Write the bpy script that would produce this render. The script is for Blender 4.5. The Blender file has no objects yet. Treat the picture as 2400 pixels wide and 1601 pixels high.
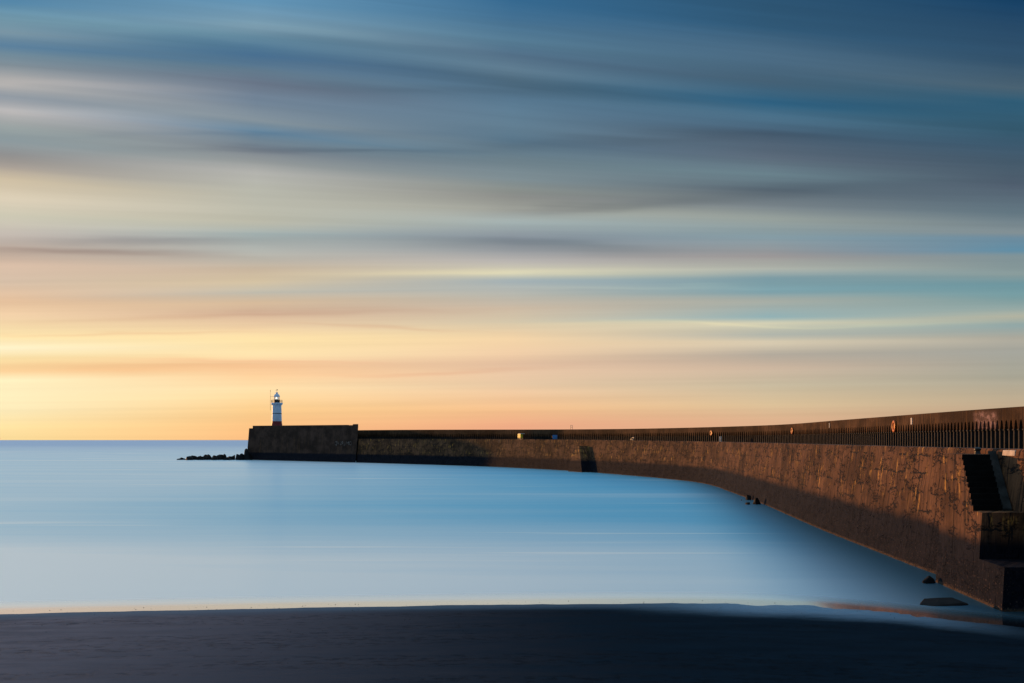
import bpy, bmesh, math, random
import numpy as np
from mathutils import Vector, noise
random.seed(7); rng = np.random.default_rng(11)
R = math.radians
SC = bpy.context.scene
COL = SC.collection

# ------------------------------------------------------------------ camera
H, FPX, HY = 6.5, 2333.3, 1031.5          # eye height above the water, focal length in photo pixels, horizon row
cam_d = bpy.data.cameras.new('camera'); cam = bpy.data.objects.new('camera', cam_d); COL.objects.link(cam)
cam.location = (0, 0, H); cam.rotation_euler = (R(90), 0, 0)
cam_d.lens = 35.0; cam_d.sensor_width = 36.0; cam_d.shift_y = (HY - 800.5) / 2400.0
cam_d.clip_start = 0.2; cam_d.clip_end = 120000
SC.camera = cam
SC.view_settings.view_transform = 'Standard'; SC.view_settings.look = 'None'
SC.view_settings.exposure = 0.0; SC.view_settings.gamma = 1.0

# ------------------------------------------------------------------ node helpers
def lin(c):
    return tuple(((x/255.0)/12.92 if x/255.0 <= 0.04045 else ((x/255.0+0.055)/1.055)**2.4) for x in c)
class NT:
    def __init__(s, tree): s.t = tree; s.n = tree.nodes; s.l = tree.links
    def put(s, sock, v):
        if v is None: return
        if isinstance(v, bpy.types.NodeSocket): s.l.new(v, sock)
        else:
            if sock.type == 'RGBA' and len(v) == 3: v = (*v, 1)
            sock.default_value = v
    def m(s, op, a, b=None, c=None, clamp=False):
        n = s.n.new('ShaderNodeMath'); n.operation = op; n.use_clamp = clamp
        for i, v in enumerate((a, b, c)): s.put(n.inputs[i], v)
        return n.outputs[0]
    def v(s, op, a, b=None):
        n = s.n.new('ShaderNodeVectorMath'); n.operation = op
        s.put(n.inputs[0], a)
        if b is not None: s.put(n.inputs[1], b)
        return n.outputs['Value'] if op in ('DOT_PRODUCT', 'LENGTH') else n.outputs[0]
    def xyz(s, x, y, z):
        n = s.n.new('ShaderNodeCombineXYZ')
        for i, q in enumerate((x, y, z)): s.put(n.inputs[i], q)
        return n.outputs[0]
    def sep(s, v):
        n = s.n.new('ShaderNodeSeparateXYZ'); s.put(n.inputs[0], v); return n.outputs
    def mr(s, v, a, b, c=0.0, d=1.0, kind='SMOOTHSTEP'):
        n = s.n.new('ShaderNodeMapRange'); n.interpolation_type = kind
        for i, q in enumerate((v, a, b, c, d)): s.put(n.inputs[i], q)
        return n.outputs[0]
    def mix(s, f, a, b, kind='MIX'):
        n = s.n.new('ShaderNodeMix'); n.data_type = 'RGBA'; n.blend_type = kind; n.clamp_factor = True
        s.put(n.inputs[0], f); s.put(n.inputs[6], a); s.put(n.inputs[7], b); return n.outputs[2]
    def noise(s, vec, scale=1.0, detail=3.0, rough=0.5, dist=0.0):
        n = s.n.new('ShaderNodeTexNoise'); s.put(n.inputs['Vector'], vec)
        s.put(n.inputs['Scale'], scale); s.put(n.inputs['Detail'], detail); s.put(n.inputs['Roughness'], rough); s.put(n.inputs['Distortion'], dist)
        return n.outputs['Fac']
    def voro(s, vec, scale, feature='DISTANCE_TO_EDGE'):
        n = s.n.new('ShaderNodeTexVoronoi'); n.feature = feature; s.put(n.inputs['Vector'], vec); s.put(n.inputs['Scale'], scale)
        return n.outputs['Distance']
    def ramp(s, f, stops):
        n = s.n.new('ShaderNodeValToRGB'); cr = n.color_ramp
        stops = sorted(stops)
        cr.elements[0].position = stops[0][0]; cr.elements[0].color = (*stops[0][1], 1)
        cr.elements[1].position = stops[-1][0]; cr.elements[1].color = (*stops[-1][1], 1)
        for p, c in stops[1:-1]:
            e = cr.elements.new(p); e.color = (*c, 1)
        s.put(n.inputs[0], f); return n.outputs[0]
    def attr(s, name):
        n = s.n.new('ShaderNodeAttribute'); n.attribute_name = name; return n.outputs['Fac']
    def bump(s, h, strength=0.3, dist=0.05, normal=None):
        n = s.n.new('ShaderNodeBump'); s.put(n.inputs['Strength'], strength); s.put(n.inputs['Distance'], dist); s.put(n.inputs['Height'], h)
        if normal is not None: s.put(n.inputs['Normal'], normal)
        return n.outputs[0]

# ------------------------------------------------------------------ sky
SUN_AZ, SUN_EL = -43.4, 3.6               # degrees: left of the view axis, above the horizon
world = bpy.data.worlds.new('World'); SC.world = world; world.use_nodes = True
wt = world.node_tree; wt.nodes.clear(); w = NT(wt)
SKYCOLS = {
 30: [(0,75,130,165),(45,105,145,165),(75,118,147,163),(105,85,125,155),(125,110,138,155),(150,125,140,150),(180,163,164,165),(205,170,170,170),(232,145,155,165),(265,180,178,178),(300,150,160,160),(330,140,155,160),(370,145,145,145),(410,170,160,150),(440,212,195,165),(480,218,205,180),(510,205,200,178),(550,195,185,175),(590,185,165,150),(625,220,190,165),(660,215,190,165),(700,230,190,150),(740,240,205,160),(790,255,228,165),(815,255,240,195),(840,250,220,155),(870,255,210,145),(890,255,238,185),(960,255,235,180),(1000,253,222,150),(1031,250,215,140)],
 600: [(0,90,145,180),(60,115,150,170),(90,85,125,150),(130,75,115,150),(165,95,120,140),(200,105,120,140),(240,110,130,150),(285,130,145,155),(312,95,130,155),(330,110,130,145),(350,120,130,140),(380,150,155,155),(410,180,180,175),(450,188,188,175),(520,190,188,170),(550,160,175,175),(590,180,182,175),(630,200,180,155),(660,215,195,160),(685,190,185,170),(705,215,185,150),(730,210,175,145),(760,240,205,160),(790,255,225,160),(830,255,225,165),(850,250,205,150),(880,253,205,145),(910,255,220,160),(960,255,205,130),(1000,252,190,115),(1031,250,182,110)],
 1200: [(0,40,100,145),(50,60,110,150),(100,80,120,150),(130,75,105,135),(160,90,120,145),(190,70,100,125),(230,85,120,150),(300,95,125,150),(330,85,115,140),(370,105,125,140),(420,125,140,150),(450,140,145,145),(470,140,140,140),(500,165,165,160),(530,165,180,180),(560,135,145,155),(585,150,155,160),(610,185,180,175),(637,215,210,180),(655,160,175,180),(690,185,185,175),(720,205,185,160),(750,210,195,165),(790,245,210,160),(850,230,190,155),(900,235,200,160),(960,248,190,130),(1000,240,165,120)],
 1800: [(0,35,80,115),(70,40,85,120),(130,70,105,135),(190,65,95,120),(235,40,95,130),(270,70,110,140),(310,65,90,115),(370,90,105,125),(410,105,130,145),(450,90,105,120),(490,120,130,140),(520,150,160,155),(560,130,155,165),(600,155,150,150),(625,175,180,170),(645,120,155,165),(680,120,160,170),(700,170,175,165),(740,140,175,180),(752,210,205,175),(780,175,180,170),(795,215,200,170),(825,180,170,155),(860,205,180,155),(900,200,185,155),(950,220,190,145),(990,222,172,130)],
 2370: [(0,5,60,100),(60,30,70,105),(150,45,80,110),(200,70,95,115),(235,40,90,120),(300,45,85,110),(340,55,85,110),(400,70,90,110),(440,80,95,115),(500,95,115,130),(550,130,145,150),(565,105,140,160),(590,90,140,165),(600,125,145,150),(640,135,155,155),(665,105,150,160),(690,115,155,160),(720,150,170,165),(738,180,180,160),(760,140,165,165),(790,175,170,155),(820,165,165,155),(880,168,164,146),(930,188,170,140),(970,194,164,130)],
}
VMAX = 0.46
tc = w.n.new('ShaderNodeTexCoord'); dirv = tc.outputs['Generated']
dx, dy, dz = w.sep(dirv)
hor = w.m('SQRT', w.m('ADD', w.m('MULTIPLY', dx, dx), w.m('MULTIPLY', dy, dy)))
az = w.m('ARCTAN2', dx, dy)                                  # 0 ahead, + to the right (compass bearing)
el = w.m('DIVIDE', dz, w.m('MAXIMUM', hor, 0.02))            # tangent of the elevation
# cirrus drawn out in straight streets running left to right: constant height over forward distance
vv = w.m('DIVIDE', el, w.m('MAXIMUM', w.m('COSINE', az), 0.45))
tilt = w.m('MULTIPLY', az, w.mr(vv, 0.14, 0.36, -0.012, 0.10))  # cirrus sheets lean more the higher they are
low = w.noise(w.xyz(w.m('MULTIPLY', az, 1.1), w.m('MULTIPLY', w.m('ADD', vv, tilt), 9.0), 0.3), 1.0, 2.0)
med = w.noise(w.xyz(w.m('MULTIPLY', az, 1.6), w.m('MULTIPLY', w.m('ADD', vv, tilt), 26.0), 1.7), 1.0, 3.0)
fine = w.noise(w.xyz(w.m('MULTIPLY', az, 1.8), w.m('MULTIPLY', w.m('ADD', vv, tilt), 95.0), 4.1), 1.0, 3.0)
warp = w.m('ADD', w.m('MULTIPLY', w.m('SUBTRACT', low, 0.5), w.mr(vv, 0.02, 0.25, 0.006, 0.020)),
           w.m('MULTIPLY', w.m('SUBTRACT', med, 0.5), w.mr(vv, 0.02, 0.25, 0.004, 0.014)))
shv = w.m('ADD', vv, tilt)
fac = w.m('DIVIDE', w.m('ADD', w.m('ADD', shv, warp), 0.05), VMAX + 0.1, clamp=True)
def tilt_py(v, a):
    t_ = min(1.0, max(0.0, (v-0.14)/0.22)); return a*(-0.012 + 0.112*t_*t_*(3-2*t_))
cols, azs = [], []
for px in sorted(SKYCOLS):
    a = math.atan((px - 1200) / FPX); azs.append(a)
    st = [(max(0.0, min(1.0, ((HY - y)/FPX + tilt_py((HY - y)/FPX, a) + 0.05)/(VMAX + 0.1))), lin((r, g*1.012, b*0.985) if (px >= 1200 and y < 520) else (r, g, b))) for y, r, g, b in SKYCOLS[px]]
    cols.append(w.ramp(fac, st))
sky = cols[0]
for i in range(1, 5):
    sky = w.mix(w.mr(az, azs[i-1], azs[i], 0, 1, 'LINEAR'), sky, cols[i])
streak = w.m('ADD', w.m('MULTIPLY', w.m('SUBTRACT', fine, 0.5), 0.20), w.m('MULTIPLY', w.m('SUBTRACT', med, 0.5), 0.14))
fine2 = w.noise(w.xyz(w.m('MULTIPLY', az, 2.6), w.m('MULTIPLY', w.m('ADD', vv, w.m('MULTIPLY', tilt, 1.2)), 210.0), 9.3), 1.0, 2.0)
streak = w.m('ADD', streak, w.m('MULTIPLY', w.m('SUBTRACT', fine2, 0.5), 0.10))
sky = w.mix(1.0, sky, w.v('ADD', w.xyz(streak, streak, streak), (1, 1, 1)), 'MULTIPLY')
# single wisps of cloud: (column, row, half width, half height in photo pixels, lean, tint)
WISPS = [(1270,573,250,17,0.06,(0.74,0.78,0.80)),(330,566,230,11,0.02,(0.76,0.76,0.80)),(230,593,240,9,0.05,(0.80,0.74,0.74)),(430,862,380,11,-0.01,(0.97,0.86,0.80)),(1010,868,230,6,-0.03,(0.95,0.87,0.85)),(560,845,260,5,0.0,(0.98,0.86,0.84)),
 (1560,470,270,13,-0.05,(0.84,0.86,0.87)),(1330,486,170,8,-0.05,(0.80,0.80,0.84)),(1950,440,330,14,-0.02,(0.86,0.86,0.88)),(470,120,260,28,0.05,(0.72,0.88,0.92)),(1900,238,420,17,0.03,(0.70,0.92,0.98)),(330,60,420,16,0.13,(1.22,1.16,1.10)),(900,95,420,12,0.12,(1.14,1.12,1.08)),
 (740,355,300,7,0.0,(0.76,0.78,0.82)),(620,312,380,9,-0.01,(0.86,0.90,0.94)),(180,200,330,14,0.02,(1.22,1.16,1.12)),(120,262,300,12,0.02,(1.14,1.12,1.10)),(1180,637,330,7,-0.02,(1.10,1.08,1.0)),(1750,755,420,4,-0.01,(1.12,1.10,1.02)),(1500,673,300,5,0.0,(1.12,1.10,1.05)),(1000,215,480,16,0.03,(0.86,0.84,0.84)),(1500,330,500,13,-0.04,(0.88,0.86,0.86)),(620,735,420,8,-0.02,(0.92,0.87,0.86)),(300,782,260,5,0.02,(0.95,0.87,0.86)),(900,772,190,4,0.03,(0.95,0.88,0.87))]
wob_ = w.m('ADD', w.m('MULTIPLY', w.m('SUBTRACT', w.noise(w.xyz(w.m('MULTIPLY', az, 5.0), w.m('MULTIPLY', vv, 30.0), 12.0), 1.0, 3.0), 0.5), 0.022), w.m('MULTIPLY', w.m('SUBTRACT', fine, 0.5), 0.012))
for wx_, wy_, ww_, wh_, wk_, wt_ in WISPS:
    a_ = math.atan((wx_-1200)/FPX); da = w.m('SUBTRACT', az, a_); dv = w.m('ADD', w.m('SUBTRACT', w.m('ADD', vv, wob_), (HY-wy_)/FPX), w.m('MULTIPLY', da, wk_))
    q_ = w.m('ADD', w.m('POWER', w.m('ABSOLUTE', w.m('DIVIDE', da, ww_/FPX)), 2.0), w.m('POWER', w.m('ABSOLUTE', w.m('DIVIDE', dv, wh_/FPX)), 2.0))
    sky = w.mix(w.m('EXPONENT', w.m('MULTIPLY', q_, -1.0)), sky, w.v('MULTIPLY', sky, wt_))
hs_ = w.n.new('ShaderNodeHueSaturation'); w.put(hs_.inputs['Saturation'], w.mr(vv, 0.05, 0.40, 0.92, 0.94)); w.put(hs_.inputs['Color'], sky); sky = hs_.outputs[0]
# high overhead: open blue sky; behind the viewer: the dim blue of the side away from the sunset
zen = w.mix(w.mr(vv, 0.46, 1.3), sky, (0.50, 0.80, 1.08))
backw = w.m('MULTIPLY', w.mr(w.m('ABSOLUTE', az), 0.62, 1.7), w.mr(vv, 0.0, 1.6, 1.0, 0.35))
zen = w.mix(backw, zen, (0.020, 0.045, 0.100))
# glow round the low sun, left of the frame
sd = Vector((math.sin(R(SUN_AZ))*math.cos(R(SUN_EL)), math.cos(R(SUN_AZ))*math.cos(R(SUN_EL)), math.sin(R(SUN_EL))))
dot = w.v('DOT_PRODUCT', dirv, tuple(sd))
glow = w.m('POWER', w.m('MAXIMUM', dot, 0.0), 90.0)
zen = w.v('ADD', zen, w.v('MULTIPLY', w.xyz(glow, glow, glow), (0.40, 0.30, 0.18)))
bg1 = w.n.new('ShaderNodeBackground'); w.put(bg1.inputs[0], zen); bg1.inputs[1].default_value = 1.0
nis = w.n.new('ShaderNodeTexSky'); nis.sky_type = 'NISHITA'; nis.sun_disc = False
nis.sun_elevation = R(SUN_EL); nis.sun_rotation = R(SUN_AZ % 360)
nm = w.v('MULTIPLY', nis.outputs[0], w.xyz(w.mr(vv, 0.45, 1.2), w.mr(vv, 0.45, 1.2), w.mr(vv, 0.45, 1.2)))
bg2 = w.n.new('ShaderNodeBackground'); w.put(bg2.inputs[0], nm); bg2.inputs[1].default_value = 0.06
add = w.n.new('ShaderNodeAddShader'); w.l.new(bg1.outputs[0], add.inputs[0]); w.l.new(bg2.outputs[0], add.inputs[1])
wo = w.n.new('ShaderNodeOutputWorld'); w.l.new(add.outputs[0], wo.inputs[0])

# ------------------------------------------------------------------ sun
sl = bpy.data.lights.new('sun', 'SUN'); sl.energy = 3.9; sl.angle = R(0.5); sl.color = (1.0, 0.47, 0.16)
so = bpy.data.objects.new('sun', sl); COL.objects.link(so)
so.rotation_euler = sd.to_track_quat('Z', 'Y').to_euler(); so.location = (-200, 200, 60)

# ------------------------------------------------------------------ object helpers
def mesh_obj(name, verts, faces, mat, parent=None, smooth=False, uv=None, attrs=None):
    me = bpy.data.meshes.new(name); me.from_pydata([tuple(map(float, v)) for v in verts], [], faces); me.update()
    if uv is not None:
        l = me.uv_layers.new(name='UVMap')
        for lp in me.loops: l.data[lp.index].uv = uv[lp.vertex_index]
    if attrs:
        for k, vals in attrs.items():
            a = me.attributes.new(k, 'FLOAT', 'POINT'); a.data.foreach_set('value', np.asarray(vals, dtype=np.float32))
    if smooth: me.polygons.foreach_set('use_smooth', [True]*len(me.polygons))
    if mat: me.materials.append(mat)
    o = bpy.data.objects.new(name, me); COL.objects.link(o)
    if parent is not None: o.parent = parent; o.matrix_parent_inverse = parent.matrix_world.inverted() if False else o.matrix_parent_inverse
    return o
def tag(o, label=None, cat=None, group=None, kind=None):
    if label: o['label'] = label
    if cat: o['category'] = cat
    if group: o['group'] = group
    if kind: o['kind'] = kind
    return o
def empty(name, loc, label, cat, group=None, rz=0.0):
    o = bpy.data.objects.new(name, None); COL.objects.link(o); o.location = loc; o.rotation_euler = (0, 0, rz); o.empty_display_size = 0.5
    bpy.context.view_layer.update()
    return tag(o, label, cat, group)
class MB:
    """collects simple solids into one mesh"""
    def __init__(s): s.v = []; s.f = []
    def hexa(s, p):       # 8 points: bottom ring then top ring
        k = len(s.v); s.v += [tuple(q) for q in p]
        s.f += [tuple(k+i for i in f) for f in ((3,2,1,0),(4,5,6,7),(0,1,5,4),(1,2,6,5),(2,3,7,6),(3,0,4,7))]
    def box(s, x0, x1, y0, y1, z0, z1):
        s.hexa([(x0,y0,z0),(x1,y0,z0),(x1,y1,z0),(x0,y1,z0),(x0,y0,z1),(x1,y0,z1),(x1,y1,z1),(x0,y1,z1)])
    def lathe(s, prof, n=32, c=(0,0,0), cap=True):
        k = len(s.v)
        for r, z in prof:
            for i in range(n):
                a = 2*math.pi*i/n; s.v.append((c[0]+r*math.cos(a), c[1]+r*math.sin(a), c[2]+z))
        for j in range(len(prof)-1):
            for i in range(n):
                i2 = (i+1) % n; s.f.append((k+j*n+i, k+j*n+i2, k+(j+1)*n+i2, k+(j+1)*n+i))
        if cap:
            s.f.append(tuple(k+i for i in reversed(range(n)))); s.f.append(tuple(k+(len(prof)-1)*n+i for i in range(n)))
    def rod(s, a, b, r, n=8):
        a = Vector(a); b = Vector(b); d = (b-a).normalized(); u = d.orthogonal().normalized(); q = d.cross(u); k = len(s.v)
        for p in (a, b):
            for i in range(n):
                t = 2*math.pi*i/n; s.v.append(tuple(p + r*(math.cos(t)*u + math.sin(t)*q)))
        for i in range(n):
            j = (i+1) % n; s.f.append((k+i, k+j, k+n+j, k+n+i))
        s.f.append(tuple(k+i for i in reversed(range(n)))); s.f.append(tuple(k+n+i for i in range(n)))
    def torus(s, R0, r, n=40, m=10, axis='y', a0=0.0, a1=2*math.pi, grow=1.0, closed=True):
        k = len(s.v); cnt = n if closed else n+1
        for i in range(cnt):
            a = a0 + (a1-a0)*i/n
            for j in range(m):
                b = 2*math.pi*j/m; rr = R0 + r*grow*math.cos(b); h = r*grow*math.sin(b)
                s.v.append((rr*math.cos(a), h, rr*math.sin(a)) if axis == 'y' else (rr*math.cos(a), rr*math.sin(a), h))
        for i in range(n):
            i2 = (i+1) % cnt
            for j in range(m):
                j2 = (j+1) % m; s.f.append((k+i*m+j, k+i2*m+j, k+i2*m+j2, k+i*m+j2))
    def build(s, name, mat, parent=None, smooth=False):
        o = mesh_obj(name, s.v, s.f, mat, parent, smooth)
        if smooth: autosmooth(o)
        return o
def autosmooth(o, ang=35):
    me = o.data; bm = bmesh.new(); bm.from_mesh(me)
    bmesh.ops.recalc_face_normals(bm, faces=bm.faces)
    for e in bm.edges:
        if len(e.link_faces) == 2 and e.calc_face_angle(0) > R(ang): e.smooth = False
    bm.to_mesh(me); bm.free()
def recalc(o):
    bm = bmesh.new(); bm.from_mesh(o.data); bmesh.ops.recalc_face_normals(bm, faces=bm.faces); bm.to_mesh(o.data); bm.free()

# ------------------------------------------------------------------ materials
def mat_new(name):
    m = bpy.data.materials.new(name); m.use_nodes = True; m.node_tree.nodes.clear(); t = NT(m.node_tree)
    out = t.n.new('ShaderNodeOutputMaterial'); return m, t, out
def principled(t, out, color, rough=0.6, spec=0.3, normal=None, metal=0.0):
    p = t.n.new('ShaderNodeBsdfPrincipled')
    t.put(p.inputs['Base Color'], color); t.put(p.inputs['Roughness'], rough); t.put(p.inputs['Specular IOR Level'], spec); t.put(p.inputs['Metallic'], metal)
    if normal is not None: t.put(p.inputs['Normal'], normal)
    t.l.new(p.outputs[0], out.inputs[0]); return p
def simple_mat(name, color, rough=0.55, spec=0.3, var=0.25, scale=3.0, metal=0.0, bump=0.0):
    m, t, out = mat_new(name)
    tcn = t.n.new('ShaderNodeTexCoord'); n = t.noise(tcn.outputs['Object'], scale, 4.0, 0.6)
    f = t.mr(n, 0.3, 0.7, 1.0-var, 1.0+var*0.4)
    c = t.mix(1.0, (*color, 1), t.xyz(f, f, f), 'MULTIPLY')
    principled(t, out, c, rough, spec, t.bump(n, bump, 0.02) if bump else None, metal); return m

def concrete_mat(name, tide=True, base=(0.112, 0.050, 0.024), streaks=1.0, cracks=1.0, extra=None):
    """weathered sea-wall concrete; UV = (metres along the wall, metres above the water)"""
    m, t, out = mat_new(name)
    uvn = t.n.new('ShaderNodeUVMap'); u, v, _ = t.sep(uvn.outputs[0])
    def uv(su, sv, off=0.0): return t.xyz(t.m('MULTIPLY', u, su), t.m('MULTIPLY', v, sv), off)
    blot = t.noise(uv(0.22, 0.30), 1.0, 5.0, 0.6)
    strk = t.noise(uv(3.2, 0.22, 3.0), 1.0, 5.0, 0.65)
    strk2 = t.noise(uv(1.1, 0.10, 8.0), 1.0, 4.0, 0.6)
    c = t.mix(t.mr(blot, 0.35, 0.68), tuple(x*0.52 for x in base), tuple(x*1.45 for x in base))
    c = t.mix(t.m('MULTIPLY', t.mr(strk, 0.46, 0.66), 0.85*streaks), c, (0.026, 0.016, 0.012, 1))
    c = t.mix(t.m('MULTIPLY', t.mr(strk2, 0.56, 0.74), 0.45*streaks), c, (0.20, 0.095, 0.030, 1))
    # pale lime runs and worn paint
    pale = t.m('MULTIPLY', t.mr(t.noise(uv(1.5, 0.28, 15.0), 1.0, 5.0, 0.65), 0.64, 0.74), t.mr(t.noise(uv(0.13, 0.2, 21.0), 1.0, 2.0), 0.50, 0.62))
    c = t.mix(t.m('MULTIPLY', pale, 0.6), c, (0.30, 0.23, 0.20, 1))
    height = t.m('ADD', t.m('MULTIPLY', strk, 0.7), t.m('MULTIPLY', t.noise(uv(5.0, 2.5, 30.0), 1.0, 4.0, 0.6), 0.6))
    if cracks:
        # formwork joints: uneven panels, then wandering cracks, both only where the surface has failed
        wob = t.noise(uv(0.8, 0.9, 40.0), 1.0, 4.0, 0.65)
        wob2 = t.noise(uv(0.9, 0.7, 44.0), 1.0, 4.0, 0.65)
        ju = t.m('ADD', u, t.m('MULTIPLY', t.m('SUBTRACT', wob, 0.5), 0.55)); jv = t.m('ADD', v, t.m('MULTIPLY', t.m('SUBTRACT', wob2, 0.5), 0.7))
        br = t.n.new('ShaderNodeTexBrick'); br.offset = 0.43; br.squash = 1.0
        t.put(br.inputs['Vector'], t.xyz(ju, jv, 0)); t.put(br.inputs['Scale'], 1.0); t.put(br.inputs['Mortar Size'], 0.045); t.put(br.inputs['Mortar Smooth'], 0.15)
        t.put(br.inputs['Brick Width'], 2.1); t.put(br.inputs['Row Height'], 0.95)
        t.put(br.inputs['Color1'], (0, 0, 0)); t.put(br.inputs['Color2'], (0, 0, 0)); t.put(br.inputs['Mortar'], (1, 1, 1))
        wearm = t.noise(uv(0.35, 0.55, 51.0), 1.0, 3.0, 0.6)
        cr1 = t.m('MULTIPLY', t.sep(br.outputs['Color'])[0], t.mr(wearm, 0.48, 0.55))
        # vertical cracks: noisy lines every couple of metres
        vc = t.m('ABSOLUTE', t.m('SUBTRACT', t.m('FRACT', t.m('ADD', t.m('MULTIPLY', u, 0.46), t.m('MULTIPLY', t.m('SUBTRACT', wob2, 0.5), 0.16))), 0.5))
        cr2 = t.m('MULTIPLY', t.mr(vc, 0.004, 0.022, 1.0, 0.0), t.mr(t.noise(uv(0.5, 0.45, 60.0), 1.0, 3.0), 0.47, 0.55))
        # spalled black patches
        sp = t.m('MULTIPLY', t.mr(t.noise(uv(1.0, 3.2, 70.0), 1.0, 6.0, 0.7), 0.585, 0.63), t.mr(wearm, 0.46, 0.6))
        def ridge(su, sv, off, wd):
            return t.mr(t.m('ABSOLUTE', t.m('SUBTRACT', t.noise(uv(su, sv, off), 1.0, 5.0, 0.62), 0.5)), wd*0.35, wd, 1.0, 0.0)
        rg = t.m('MULTIPLY', t.m('MAXIMUM', ridge(0.30, 0.75, 110.0, 0.013), ridge(0.55, 0.85, 120.0, 0.010)), t.mr(t.noise(uv(0.5, 0.8, 130.0), 1.0, 3.0), 0.46, 0.54))
        crk = t.m('MAXIMUM', t.m('MAXIMUM', t.m('MAXIMUM', cr1, rg), cr2), sp)
        crk = t.m('MULTIPLY', crk, cracks, clamp=True)
        c = t.mix(t.m('MULTIPLY', crk, 0.92), c, (0.010, 0.010, 0.011, 1))
        height = t.m('SUBTRACT', height, t.m('MULTIPLY', crk, 1.6))
        # golden glints of sunlit edges, painted in as orange patches
        rust_and_glint = t.m('MULTIPLY', t.mr(t.noise(uv(2.6, 0.5, 77.0), 1.0, 5.0, 0.7), 0.54, 0.66), t.mr(wearm, 0.46, 0.58))
        rust_and_glint = t.m('MULTIPLY', rust_and_glint, t.mr(v, 2.6, 3.3))
        c = t.mix(t.m('MULTIPLY', rust_and_glint, 0.78), c, (0.62, 0.29, 0.06, 1))
        # coping stones: short upright joints under the top edge
        bt = t.attr('below_top')
        cj = t.m('MULTIPLY', t.m('LESS_THAN', t.m('FRACT', t.m('MULTIPLY', u, 0.93)), 0.07), t.mr(bt, 0.24, 0.32, 1.0, 0.0))
        c = t.mix(t.m('MULTIPLY', cj, 0.9), c, (0.012, 0.011, 0.011, 1))
    if extra: c = extra(t, u, v, c)
    rough = 0.85; spec = 0.06
    if tide:
        edge = t.m('ADD', v, t.m('MULTIPLY', t.m('SUBTRACT', t.noise(uv(0.5, 0.2, 90.0), 1.0, 4.0, 0.6), 0.5), 0.5))
        wet = t.mr(edge, 2.75, 2.1)
        wcol = t.mix(t.mr(t.noise(uv(1.6, 0.7, 95.0), 1.0, 5.0, 0.65), 0.4, 0.65), (0.0042, 0.0046, 0.0085, 1), (0.0100, 0.0092, 0.0135, 1))
        c = t.mix(wet, c, wcol)
        # barnacles and weed near the water
        spk = t.noise(uv(9.0, 9.0, 99.0), 1.0, 2.0, 0.5)
        bm_ = t.m('MULTIPLY', t.m('MULTIPLY', t.mr(spk, 0.60, 0.68), t.mr(v, 2.0, 0.9)), 0.75)
        c = t.mix(bm_, c, (0.085, 0.052, 0.040, 1))
        lowc = t.m('MULTIPLY', t.mr(t.m('ADD', v, t.m('MULTIPLY', t.m('SUBTRACT', spk, 0.5), 0.4)), 0.14, 0.06), 0.6)
        c = t.mix(lowc, c, (0.12, 0.07, 0.04, 1))
        height = t.m('ADD', height, t.m('MULTIPLY', bm_, 0.5))
    principled(t, out, c, rough, spec, t.bump(height, 0.8, 0.14)); return m

M = {}
M['wall'] = concrete_mat('sea_wall_concrete')
M['black'] = simple_mat('black_paint_and_shade', (0.012, 0.011, 0.011), 0.45)
M['white'] = simple_mat('white_paint', (0.52, 0.58, 0.68), 0.5, 0.3, 0.10, 1.2)
M['red'] = simple_mat('red_paint', (0.20, 0.018, 0.018), 0.5)
M['orange'] = simple_mat('orange_plastic_and_sunlight', (0.62, 0.14, 0.015), 0.45)
M['redband'] = simple_mat('red_band', (0.45, 0.07, 0.015), 0.5)
M['yellow'] = simple_mat('yellow_paint', (0.52, 0.36, 0.012), 0.5, 0.2, 0.1)
M['blue'] = simple_mat('blue_paint', (0.06, 0.16, 0.34), 0.5)
M['steel'] = simple_mat('dull_steel', (0.16, 0.15, 0.14), 0.5, 0.4)
M['rust_and_glint'] = simple_mat('rusty_rail', (0.22, 0.10, 0.05), 0.7)
M['pale'] = simple_mat('pale_paint', (0.55, 0.50, 0.45), 0.6)
M['rock'] = simple_mat('wet_dark_rock', (0.012, 0.0095, 0.009), 0.7, 0.10, 0.5, 1.5, 0.0, 0.8)
M['step'] = simple_mat('shaded_step', (0.006, 0.006, 0.0055), 0.85, 0.04, 0.4, 2.0)  # shade on the risers put into the colour, hence near-black
M['coping'] = simple_mat('dark_coping', (0.030, 0.030, 0.028), 0.8, 0.05, 0.5, 2.0)  # one dark tone, slightly mottled
M['deck'] = simple_mat('deck_concrete', (0.10, 0.095, 0.09), 0.8, 0.2, 0.4, 0.6)
M['column'] = simple_mat('column_concrete', (0.034, 0.029, 0.027), 0.8, 0.2, 0.45, 1.3)

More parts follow.
